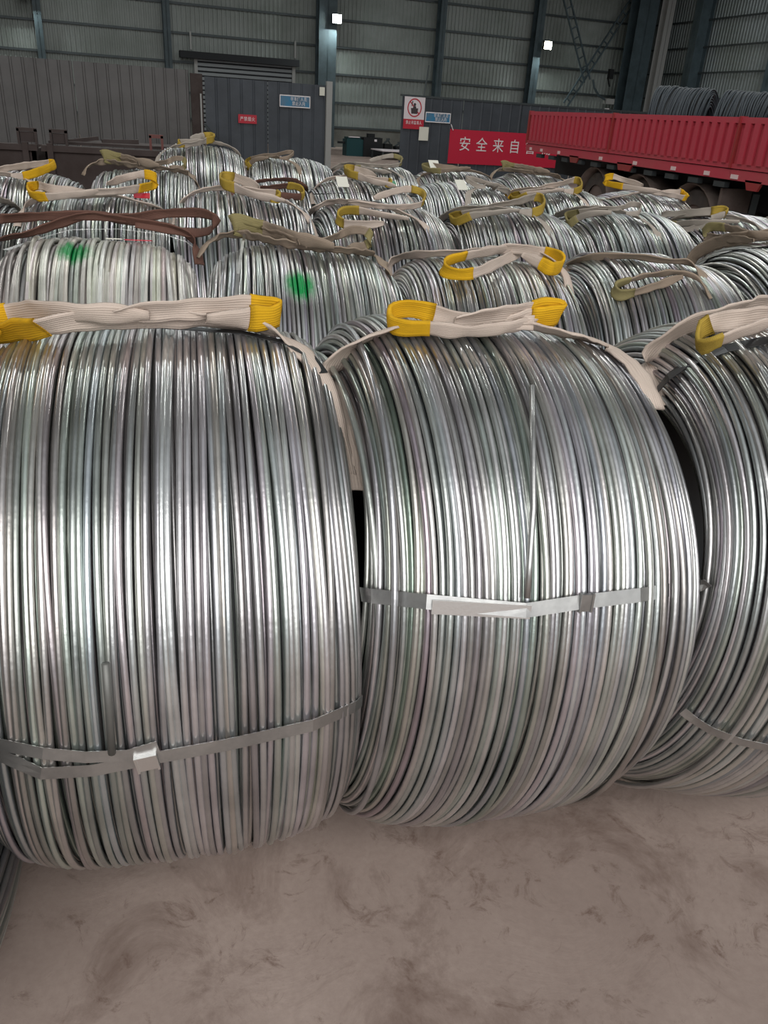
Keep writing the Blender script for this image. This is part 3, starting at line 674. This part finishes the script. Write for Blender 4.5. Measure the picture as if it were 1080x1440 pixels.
# ------------------------------------------------------------------ lifting slings and steel straps (coil space, millimetres)
SLINGS = {
 'A2': ('web', [
  (0.058,[(-353,-267,916,0),(-355,-180,984,0),(-360,-101,1022,5),(-357,-29,1059,25),(-342,-50,1124,35),(-281,-70,1172,30),(-198,-83,1199,30),(-90,-76,1210,30),(40,-76,1214,30),(140,-82,1204,20),(265,-30,1175,10),(287,-109,1161,5),(297,-173,1131,0),(303,-217,1090,0)],[]),
  (0.03,[(59,-72,1220,60),(-50,-132,1214,75),(-139,-146,1207,80),(-192,-128,1205,80),(-235,-112,1198,80),(-258,-81,1197,85),(-250,-45,1212,85),(-218,-58,1226,80),(-173,-91,1228,80),(-109,-119,1225,80),(46,-92,1224,60)],[(3,8,'yellow')]),
  (0.046,[(-148,-141,1225,70),(-49,-117,1238,80),(36,-84,1245,85),(105,-61,1248,88),(120,-61,1243,88),(105,-67,1237,85),(40,-83,1231,75),(-39,-103,1219,60)],[(2,6,'yellow')]),
 ]),
 'A1': ('web', [
  (0.046,[(-345,-112,1164,0),(-304,39,1164,40),(-205,-63,1204,60),(-129,-60,1217,65),(-14,-55,1220,65),(92,-54,1218,60),(167,-39,1208,45),(223,-36,1188,25),(265,-48,1165,10),(296,-89,1139,5),(318,-137,1098,0),(327,-197,1046,0),(337,-260,968,0)],[(0,2,'yellow')]),
  (0.04,[(-12,-84,1231,70),(-126,-75,1232,78),(-208,-27,1226,80),(-290,61,1198,80),(-345,21,1201,80),(-345,-153,1238,80)],[(3,5,'yellow')]),
  (0.044,[(-75,-83,1235,70),(14,-77,1239,80),(106,-59,1241,85),(178,-35,1237,86),(224,-11,1229,88),(236,-11,1222,88),(222,-34,1218,85),(173,-61,1221,75),(92,-78,1224,65)],[(3,7,'yellow')]),
 ]),
 'A3': ('web', [
  (0.062,[(-351,-79,999,0),(-351,-15,1028,0),(-347,27,1059,20),(-336,15,1114,40),(-294,3,1164,55),(-213,9,1203,60),(-52,81,1232,60),(67,51,1269,50),(184,-35,1255,20)],[]),
  (0.044,[(-66,-47,1227,60),(-214,-117,1202,60),(-289,-131,1171,60),(-318,-110,1146,70),(-315,-82,1167,80),(-292,-79,1192,75),(-221,-91,1216,70),(-5,37,1232,60)],[(2,5,'yellow_dull')]),
 ]),
 'B1': ('web_brown', [
  (0.036,[(-313,-269,1184,20),(-280,-36,1181,30),(-211,56,1187,40),(-114,76,1220,40),(-25,80,1244,40),(95,84,1231,40),(218,86,1215,35),(280,80,1197,25),(308,87,1157,5),(319,48,1101,0)],[]),
  (0.032,[(-273,-26,1240,60),(-164,65,1239,60),(-25,80,1244,60),(96,83,1240,60),(210,82,1257,60),(319,23,1270,60),(369,-25,1262,60),(370,-17,1230,60),(310,84,1199,60),(218,87,1208,60),(117,85,1225,60)],[]),
 ]),
 'B2': ('web_taupe', [
  (0.04,[(-349,22,1119,0),(-320,38,1162,10),(-268,83,1186,30),(-189,87,1192,40),(-86,-27,1190,45),(27,-77,1187,45),(148,-69,1180,40),(251,31,1155,20),(282,-33,1134,5),(313,-26,1079,0)],[]),
  (0.05,[(92,-124,1197,60),(-21,-89,1211,70),(-129,84,1216,78),(-220,83,1232,80),(-225,84,1218,70),(-128,86,1200,60),(-21,-92,1203,60)],[(2,5,'web_olive')]),
  (0.028,[(2,-100,1194,60),(65,-56,1204,70),(136,73,1210,70),(179,61,1230,75),(226,41,1229,80),(239,35,1206,80),(225,48,1182,75),(147,-70,1190,60)],[(4,6,'web_olive')]),
 ]),
 'B3': ('web', [
  (0.036,[(-313,225,1015,0),(-313,234,1062,0),(-284,215,1098,25),(-218,32,1145,40),(-101,-18,1168,45),(58,75,1174,45),(170,41,1177,40),(234,-15,1166,30),(268,-92,1129,5),(280,-142,1065,0)],[]),
  (0.036,[(151,49,1187,60),(12,-70,1189,70),(-123,-148,1173,75),(-197,-184,1154,80),(-212,-218,1135,80),(-179,-245,1129,80),(-118,-241,1134,75),(-30,-182,1157,70),(146,53,1179,60)],[(2,6,'yellow')]),
  (0.04,[(-12,-59,1190,60),(101,-33,1194,75),(213,9,1180,82),(252,-55,1178,85),(251,-81,1153,85),(183,-162,1153,80),(155,-125,1164,70),(111,-51,1178,60)],[(2,6,'yellow')]),
 ]),
 'B4': ('web_taupe', [
  (0.038,[(-314,47,1055,0),(-291,100,1095,10),(-257,-27,1150,40),(-138,-101,1177,45),(-31,-141,1178,50),(65,-120,1178,40),(115,-149,1151,5),(127,-183,1113,0)],[]),
  (0.03,[(89,-299,1084,0),(64,-249,1131,40),(-8,-233,1152,65),(-141,-260,1139,70),(-214,-273,1118,75),(-266,-274,1093,80),(-260,-307,1073,80),(-211,-318,1087,75),(-122,-299,1114,70),(-6,-245,1142,60)],[(4,7,'web_olive')]),
 ]),
 'B5': ('web_taupe', [
  (0.055,[(-317,242,1025,0),(-273,359,1057,0),(-267,343,1119,30),(-247,257,1177,50),(-230,104,1226,55),(-99,56,1255,50),(125,3,1241,20),(220,-114,1174,0)],[]),
  (0.032,[(-95,-22,1266,60),(-217,62,1244,60),(-236,233,1246,65),(-258,318,1233,70),(-261,328,1200,75),(-248,268,1201,70),(-248,7,1228,60)],[(2,4,'web_olive')]),
 ]),
 'C0': ('web_grey', [
  (0.04,[(113,-137,1185,30),(209,-76,1180,30),(254,-29,1166,30),(279,35,1140,20),(291,148,1091,0),(319,50,1040,0)],[]),
 ]),
 'C1': ('web', [
  (0.03,[(-313,-178,1076,0),(-313,-84,1111,0),(-283,-57,1150,20),(-203,-138,1187,40),(-55,-155,1203,45),(73,-121,1210,45),(177,-137,1192,35),(257,-91,1164,15),(297,108,1106,0),(319,19,1057,0)],[]),
  (0.034,[(77,-150,1227,70),(-77,-205,1212,75),(-173,-210,1201,78),(-243,-138,1199,80),(-271,-30,1214,80),(-220,-78,1232,80),(-151,-166,1228,78),(-21,-182,1226,70)],[(2,5,'yellow')]),
  (0.034,[(-22,-180,1223,60),(93,-160,1229,75),(190,-54,1234,80),(247,71,1241,82),(262,72,1272,82),(213,64,1285,82),(141,59,1270,80),(59,-76,1251,75)],[(2,5,'yellow')]),
 ]),
 'C2': ('web', [
  (0.032,[(-310,-143,1095,0),(-297,8,1139,0),(-256,-8,1197,20),(-181,6,1232,40),(-35,8,1247,45),(101,-130,1232,45),(195,-157,1208,35),(271,-151,1164,10),(308,-174,1106,0),(325,-209,1033,0)],[]),
  (0.042,[(173,-215,1219,60),(47,-209,1237,70),(-42,-138,1260,78),(-93,-97,1272,80),(-90,52,1284,80),(-32,51,1287,75),(69,-132,1264,70)],[(2,5,'yellow_dull')]),
  (0.034,[(-41,-122,1258,70),(67,-165,1249,75),(140,-161,1245,80),(153,-194,1228,80),(109,-217,1220,70)],[(2,4,'yellow_dull')]),
 ]),
 'C3': ('web', [
  (0.034,[(-326,336,1029,0),(-313,367,1082,0),(-313,88,1155,15),(-248,43,1195,40),(-150,-113,1217,45),(-11,-183,1207,45),(96,-242,1179,35),(158,-278,1140,5),(182,-320,1069,0)],[]),
  (0.038,[(64,-301,1175,60),(-51,-297,1184,70),(-159,-261,1195,78),(-230,-242,1187,80),(-258,-262,1160,80),(-233,-309,1143,80),(-154,-337,1145,75),(-56,-329,1155,70)],[(2,5,'yellow_dull')]),
  (0.03,[(-191,-157,1219,60),(-54,-221,1215,70),(72,-213,1218,75),(159,-150,1231,80),(204,3,1260,80),(148,28,1277,80),(52,-34,1267,75),(-75,-155,1241,70)],[(3,5,'yellow_dull')]),
 ]),
 'C4': ('web_grey', [
  (0.036,[(-342,154,960,0),(-322,209,1045,0),(-313,112,1125,15),(-276,-24,1184,40),(-158,-147,1215,45),(-26,-186,1213,45),(64,-228,1188,20),(105,-284,1143,0),(121,-340,1071,0)],[]),
  (0.034,[(-40,-219,1219,60),(-187,-240,1198,70),(-271,-205,1176,78),(-316,-138,1139,80),(-320,-50,1147,80),(-292,-137,1176,75),(-183,-220,1215,70)],[(2,5,'yellow_dull')]),
  (0.038,[(-206,-180,1219,60),(-36,-147,1250,75),(128,18,1268,80),(160,-19,1260,82),(94,-181,1233,80),(24,-225,1214,75),(-38,-216,1215,60)],[(2,5,'yellow_dull')]),
 ]),
 'C5': ('web_grey', [
  (0.036,[(-320,220,1023,0),(-279,307,1085,0),(-267,244,1141,15),(-257,78,1193,40),(-164,-89,1225,45),(-67,-173,1215,40),(17,-229,1183,10),(43,-303,1135,0),(61,-352,1066,0)],[]),
  (0.034,[(-175,-192,1216,60),(-259,-151,1199,70),(-298,-83,1168,78),(-321,-47,1134,80),(-316,6,1166,80),(-288,-74,1195,75),(-190,-179,1227,70)],[(2,5,'web_olive')]),
  (0.028,[(-243,-91,1220,60),(-134,-164,1236,75),(-25,-98,1256,80),(13,-125,1252,82),(-38,-202,1223,80),(-97,-192,1218,75)],[]),
 ]),
 'C6': ('web_grey', [
  (0.036,[(-326,154,1035,0),(-317,165,1091,0),(-295,142,1136,15),(-279,14,1189,40),(-206,-125,1218,45),(-76,-216,1210,45),(-1,-276,1171,10),(53,-318,1111,0)],[]),
  (0.04,[(-261,289,1166,60),(-289,5,1204,70),(-238,-134,1234,78),(-188,-167,1245,80),(-199,-197,1227,80),(-254,-171,1206,75)],[(2,4,'yellow_dull')]),
  (0.032,[(-146,-258,1204,60),(-284,-166,1180,70),(-321,16,1147,78),(-323,151,1115,80),(-331,116,1085,80),(-326,-29,1116,75),(-267,-205,1175,70)],[(2,5,'web_olive')]),
 ]),
 'C7': ('web_grey', [
  (0.036,[(-270,369,1004,0),(-268,374,1065,0),(-259,334,1127,15),(-234,238,1172,40),(-212,9,1209,45),(-138,-188,1187,20),(-70,-276,1114,0)],[]),
 ]),
}
STRAPS = {
 'A2': [('strap', 0.026, [(-354, -424, 783), (-345, -457, 800), (-269, -527, 830), (-96, -562, 828), (8, -559, 839), (135, -552, 845), (334, -474, 812), (340, -486, 824)]), ],
 'A1': [('strap', 0.024, [(-340, -517, 637), (-262, -575, 647), (-202, -594, 617), (-123, -603, 620), (-37, -605, 633), (92, -603, 644), (237, -584, 649), (321, -534, 637), (337, -517, 635)]), ('strap', 0.022, [(-294, -557, 667), (-259, -574, 668), (-195, -592, 657), (-131, -601, 648), (-66, -604, 645), (-18, -603, 656)]), ('strap_dark', 0.02, [(-10, -26, 1198), (24, -39, 1198), (159, -45, 1191), (243, -56, 1174), (298, -72, 1147), (315, -109, 1126)]), ],
 'A3': [('strap', 0.02, [(-336, -501, 487), (-315, -515, 477), (-289, -543, 473), (-237, -568, 468), (-143, -584, 459), (-2, -587, 452)]), ('strap_dark', 0.03, [(-352, -60, 1030), (-343, -70, 1064), (-319, -82, 1100), (-258, -109, 1150), (-150, -90, 1179), (24, -29, 1190)]), ],
 'B1': [('strap', 0.026, [(-275, -7, 1143), (-236, 46, 1153), (-173, 70, 1173), (-85, 81, 1198), (64, 85, 1204), (212, 88, 1189), (278, 83, 1169), (308, 87, 1141)]), ],
 'B2': [('strap', 0.009, [(-191, 87, 1196), (-203, -25, 1161), (-219, -216, 1115), (-230, -327, 1050)]), ],
 'B5': [('strap_dark', 0.035, [(-333, 209, 1015), (-321, 212, 1068), (-295, 179, 1127), (-274, 61, 1180), (-208, -31, 1216), (-21, -66, 1231)]), ],
 'C3': [('strap_dark', 0.03, [(-313, 153, 1210), (-228, 92, 1224), (20, 52, 1248), (191, 14, 1242)]), ],
}
def catmull(P, step):
    P = np.asarray(P, float); out = []
    Q = np.vstack([2*P[0]-P[1], P, 2*P[-1]-P[-2]])
    idx = []
    for i in range(len(P)-1):
        p0, p1, p2, p3 = Q[i:i+4]; n = max(2, int(np.linalg.norm(p2[:3]-p1[:3])/step))
        for t in np.arange(n)/n:
            out.append(.5*((2*p1)+(-p0+p2)*t+(2*p0-5*p1+4*p2-p3)*t*t+(-p0+3*p1-3*p2+p3)*t**3)); idx.append(i+t)
    out.append(P[-1]); idx.append(len(P)-1.)
    return np.array(out), np.array(idx)
def ribbon(name, path, idx, w, th, m, parent, R, lo=None, hi=None, grow=0., curl=.12, taper=False, steel=False):
    """thick flat band along a path; tilt (column 3, degrees) stands it on edge"""
    n = len(path); P = path[:, :3]
    d = np.gradient(P, axis=0); d /= np.linalg.norm(d, axis=1)[:, None]+1e-9
    C0 = np.stack([np.clip(P[:, 0], -.22, .22)*1.0, np.zeros(n), np.full(n, R)], 1)
    N = P-C0; N[:, 0] *= .6; N /= np.linalg.norm(N, axis=1)[:, None]
    W = np.cross(d, N); W /= np.linalg.norm(W, axis=1)[:, None]+1e-9
    s = np.where(W[:, 1:2] > 0, -1., 1.); W *= s                       # flat width points to the front of the coil
    # keep it continuous
    for i in range(1, n):
        if W[i] @ W[i-1] < -.3: W[i] = -W[i]
    t = np.radians(path[:, 3])[:, None]
    N2 = N - (N*d).sum(1)[:, None]*d; N2 /= np.linalg.norm(N2, axis=1)[:, None]+1e-9
    A = W*np.cos(t)+N2*np.sin(t); B = np.cross(d, A)
    A = (A + np.roll(A, 1, 0)*.5 + np.roll(A, -1, 0)*.5) if n > 4 else A
    if n > 4: A[0] = A[1]; A[-1] = A[-2]
    A /= np.linalg.norm(A, axis=1)[:, None]; B = np.cross(d, A)
    g = np.random.default_rng(int(abs(P.sum()*1e4)) % 9999)
    L = np.concatenate([[0], np.cumsum(np.linalg.norm(np.diff(P, axis=0), axis=1))])
    wob = w/.05*sum(g.normal(0, .0013)*np.sin(L*q+g.uniform(0, 6)) for q in (20, 38, 63, 110))
    if steel: wob = wob*0; A = W; B = np.cross(d, A)
    K = 3 if steel else 7; v = []; uv = []
    a = np.linspace(-1, 1, K)
    hw = w/2*(1+(0 if steel else .06)*np.sin(L*31)+(0 if steel else .04)*np.sin(L*77+2))+grow
    if taper: q = np.minimum(L, L[-1]-L)/.05; hw = hw*(.45+.55*np.clip(q, 0, 1))
    cv = curl*w*(.6+.5*np.sin(L*14+1))
    for side in (1, -1):
        for j in range(K):
            off = (a[j]**2-.5)*cv + wob*a[j]*1.5
            v.append(P + A*(a[j]*hw)[:, None] + B*(off+side*(th/2+grow))[:, None]); uv.append(np.stack([np.full(n, (a[j]+1)/2), L], 1))
    V = np.stack(v, 1); UV = np.stack(uv, 1)
    if lo is not None:
        k = (idx >= lo-.02) & (idx <= hi+.02); V = V[k]; UV = UV[k]; n = int(k.sum())
        if n < 2: return None
    V = V.reshape(-1, 3); UV = UV.reshape(-1, 2); k2 = 2*K; F = []
    ring = list(range(K)) + [K+j for j in reversed(range(K))]
    for i in range(n-1):
        for j in range(k2): F.append((i*k2+ring[j], (i+1)*k2+ring[j], (i+1)*k2+ring[(j+1) % k2], i*k2+ring[(j+1) % k2]))
    F = np.array(F)
    E_ = [[a0+j, a0+j+1, a0+K+j+1, a0+K+j] for a0 in (0, (n-1)*k2) for j in range(K-1)]; F = np.vstack([F, E_])
    return link(name, V, F, m, parent, True, uv=UV)
def make_sling(coil, data, label, group=None):
    mt, strips = data; c = OB[coil]
    e = empty('lifting_sling', c.location, c.rotation_euler)
    sc = c.scale[1]; R = c['R']
    for w_, pts, sleeves in strips:
        pp = np.array(pts, float); pp[:, :3] /= 1000.
        path, idx = catmull(pp, .012)
        ribbon('webbing_strap' if not sleeves else 'eye_loop', path, idx, w_, .0045, M[mt], e, R*sc, taper=len(pts) < 11 and pts is not strips[0][1])
        for a, b, ym in sleeves:
            ribbon('eye_sleeve', path, idx, w_, .0045, M[ym], e, R*sc, a, b, .0022, taper=len(pts) < 11 and pts is not strips[0][1])
    tag(e, label, 'sling', group)
    return e
def steel_straps(coil, items):
    c = OB[coil]
    for m_, w_, pts in items:
        pp = np.array([(*p, 0) for p in pts], float); pp[:, :3] /= 1000
        out = []; idx = []
        for i in range(len(pp)-1):
            n = max(2, int(np.linalg.norm(pp[i+1]-pp[i])/.03))
            for t in np.arange(n)/n: out.append(pp[i]+(pp[i+1]-pp[i])*t); idx.append(i+t)
        out.append(pp[-1]); idx.append(len(pp)-1)
        o = ribbon('steel_strap', np.array(out), np.array(idx), w_, .0012, M[m_], c, c['R'], curl=.0, steel=True)
        o.data.shade_flat()
        if m_ == 'strap_dark': o['label'] = 'black strapping band'
def clip(coil, p, size, name, m_, rot=(0, 0, 0), label=None):
    a, b_, c_ = size
    o = MB().box(-a, a, -c_, c_, -b_, b_).box(-a, -a+.004, -c_-.002, c_, -b_-.002, b_+.002).box(a-.004, a, -c_-.002, c_, -b_-.002, b_+.002).build(name, m_, OB[coil])
    o.location = [q/1000 for q in p]; o.rotation_euler = rot
    if label: o['label'] = label
    return o
for n_, l_ in STRAPS.items(): steel_straps(n_, l_)
SLING_LABELS = {
 'A1': 'dirty white webbing sling with yellow sleeves lying over the front left coil',
 'A2': 'dirty white webbing sling with a bright yellow looped eye on the front middle coil',
 'A3': 'wide off-white sling with a folded dull yellow eye on the front right coil',
 'B1': 'dark brown sling strands looped over the pale coil with a green mark',
 'B2': 'taupe sling with olive ends over the darker coil marked green',
 'B3': 'white sling with two orange-yellow eyes, second row behind the front middle coil',
 'B4': 'plain taupe-brown sling with an olive loop hanging onto the coil front',
 'B5': 'wide greyish sling over the second-row coil at the right picture edge',
 'C0': 'grey sling strand at the left edge, beside the coil with orange eyes',
 'C1': 'white sling with two orange-yellow eyes directly behind the brown sling',
 'C2': 'white sling with a wide mustard eye, behind the olive-ended sling',
 'C3': 'pinkish white sling with thin open eyes, third row, over the coil third from left',
 'C4': 'greyish pink sling with a short mustard stub behind the orange-eyed white sling',
 'C5': 'grey sling with small olive loop above the plain taupe sling',
 'C6': 'grey sling with two dull stubs on the right-hand third-row coil',
 'C7': 'grey sling rising over the last third-row coil at the right edge',
}
for n_, d_ in SLINGS.items(): make_sling(n_, d_, SLING_LABELS[n_])
def template(n, mt, ym, mirror, dz, dy=0, drop=()):
    _, strips = SLINGS[n]; out = []
    for i, (w_, pts, sl) in enumerate(strips):
        if i in drop: continue
        out.append((w_, [((-x if mirror else x), y+dy, z+dz, t) for x, y, z, t in pts], [(a, b, ym) for a, b, _m in sl]))
    return (mt, out)
RT = dict(C1=.598, C2=.61, C3=.603, C4=.606, C5=.606, B2=.582, B3=.572)
for n_, tn, mt, ym, mir, drop, dy, lb in (
 ('D0', 'C4', 'web', 'yellow', False, (1,), 0, 'white sling with a flat yellow end at the left, below the steel bins'),
 ('D1', 'B2', 'web_taupe', 'web_olive', False, (), 20, 'drab olive looped sling in front of the steel bins, on the fourth-row coil'),
 ('D2', 'C3', 'web_brown', 'yellow_dull', True, (2,), 10, 'dull purple-brown sling on the fourth-row coil behind the mustard eye'),
 ('D3', 'C2', 'web', 'yellow_dull', False, (), 0, 'pale sling with a worn yellow end, fourth row, under the fence opening'),
 ('D4', 'C5', 'web_grey', 'yellow', True, (), 0, 'grey sling with small yellow end in front of the prohibition sign'),
 ('D5', 'C4', 'web', 'yellow_dull', False, (), 0, 'pale sling with mustard end below the left part of the red banner'),
 ('D6', 'C1', 'web', 'yellow', True, (), 0, 'bright white sling with yellow ends in front of the trailer wheels'),
 ('E1', 'C2', 'web_grey', 'yellow_dull', True, (), 0, 'grey-green sling with mustard stub on the tallest back-row coil at left'),
 ('E2', 'C5', 'web_taupe', 'yellow_dull', False, (), 0, 'taupe sling on the back-row coil in front of the pale fence post'),
 ('E3', 'C3', 'web_grey', 'web_olive', False, (), 0, 'grey sling on the back-row coil in front of the teal machine'),
 ('E4', 'C1', 'web_taupe', 'web_olive', False, (2,), 0, 'taupe sling on the back-row coil in front of the banner lettering'),
 ('E5', 'B2', 'web_taupe', 'web_olive', False, (2,), 0, 'drab sling on the back-row coil nearest the trailer')):
    dz = 2000*(OB[n_]['R']*OB[n_].scale[1] - RT[tn])
    make_sling(n_, template(tn, mt, ym, mir, dz, dy, drop), lb)
# clips, bright patch, wire ends, tape, tags
clip('A2', (20, -559, 838), (.0135, .016, .004), 'strap_clip', M['strap'], (R_(-8), 0, R_(2)))
clip('A1', (-37, -607, 629), (.018, .015, .004), 'strap_clip', M['strap_bright'], (R_(4), R_(-9), 0), 'bright strap clip')
e_ = OB['A2']
o = MB().tube([(-94, -552, .846*1000), (-87, -520, 900), (-80, -478, 985), (-62, -400, 1062), (-38, -300, 1150)], 6.0, 10).build('wire_end', M['strap'], e_, True)
o.data.transform(Matrix.Scale(.001, 4)); o['label'] = 'straight wire end standing up above the steel strap'
v = MB().box(-.09, .086, -.001, .001, -.0125, .0125).build('bright_strap_section', M['strap_bright'], e_)  # brighter metal over one section of the strap
v.location = (-.172, -.5495, .8245); v.rotation_euler = (R_(-12), 0, R_(-9)); v['label'] = 'bright section of the steel strap'
o = MB().tube([(-83, -600, 828), (-85, -607, 746), (-90, -603, 652)], 6.4, 8).build('wire_end', mat('dull_wire_end', (.16, .16, .15), .5, .5), OB['A1'], True)
o.data.transform(Matrix.Scale(.001, 4)); o['label'] = 'dark blunt wire end lying among the turns'
def tagp(coil, p, w_, h_, m_, name, rot=(0, 0, 0)):
    o = MB().box(-w_/2, w_/2, -h_/2, h_/2, 0, .003).build(name, m_, OB[coil]); o.location = p; o.rotation_euler = rot; return o
tagp('B1', (.125, .06, 1.172), .085, .035, MS['sign_red'], 'red_tape', (R_(-8), 0, R_(-6)))
tagp('B1', (.05, .05, 1.176), .05, .03, MS['paper'], 'paper_tag', (R_(-8), 0, R_(-6)))
tagp('C1', (.20, -.02, 1.205), .07, .04, MS['sign_red'], 'red_tape', (R_(25), 0, 0))
tagp('D3', (-.14, -.15, 1.205), .07, .08, MS['paper'], 'paper_tag', (R_(40), 0, .1))
tagp('D4', (-.05, -.15, 1.205), .07, .08, MS['paper'], 'paper_tag', (R_(40), 0, .2))
tagp('E4', (-.2, -.1, 1.24), .08, .08, MS['paper'], 'paper_tag', (R_(40), 0, .1))
tagp('D3', (.12, -.10, 1.207), .16, .05, mat('green_tape', (.0, .18, .07), .5), 'green_tape', (R_(20), 0, 0))
COIL_LABELS = {
 'A0': 'wire coil at the lower left corner, only its dark flank in view',
 'A1': 'large galvanised wire coil, leftmost of the front row, straight parallel turns',
 'A2': 'large galvanised wire coil, middle of the front row, strap across its face',
 'A3': 'large galvanised wire coil at the right edge of the front row',
 'B0': 'coil beyond the left picture edge beside the pale coil with the green mark',
 'B1': 'pale thick-wire coil with a green paint mark under brown sling strands',
 'B2': 'darker wire coil with a small green paint mark, second row',
 'B3': 'second-row wire coil under the white sling with two orange-yellow eyes',
 'B4': 'second-row wire coil with an olive sling loop hanging on its face',
 'B5': 'second-row wire coil at the right edge with a black band over its top',
 'C0': 'third-row coil cut by the left picture edge',
 'C1': 'third-row coil behind the brown sling, under white sling with orange eyes',
 'C2': 'third-row coil behind the olive-ended sling, under a mustard-eyed sling',
 'C3': 'third-row coil, third from left, under the pinkish white sling with open eyes',
 'C4': 'third-row coil under the grey-pink sling with a mustard stub',
 'C5': 'third-row coil under the grey sling with small olive loop',
 'C6': 'third-row coil, second from the right, behind the plain taupe sling',
 'C7': 'last third-row coil at the right edge below the trailer landing leg',
 'D0': 'fourth-row coil at the left edge in front of the steel bins',
 'D1': 'fourth-row coil under the drab olive looped sling',
 'D2': 'fourth-row coil under the purple-brown sling',
 'D3': 'fourth-row coil with white tag and green tape, below the fence opening',
 'D4': 'fourth-row coil with a single white tag, below the prohibition sign',
 'D5': 'fourth-row coil below the red banner under a mustard-ended sling',
 'D6': 'fourth-row coil in front of the trailer wheels, last of its row',
 'E1': 'tallest back-row coil, beside the steel bins below the dark fence',
 'E2': 'back-row coil in front of the pale end post of the fence',
 'E3': 'back-row coil in front of the teal machine',
 'E4': 'back-row coil with a white tag in front of the banner',
 'E5': 'back-row coil nearest the rear of the red trailer',
}
ROWNAME = dict(A='front row of wire coils', B='second row of wire coils', C='third row of wire coils', D='fourth row of wire coils', E='back row of wire coils')
for n_, c_ in OB.items(): tag(c_, COIL_LABELS[n_], 'wire coil', ROWNAME[n_[0]])
#@@SLEND@@
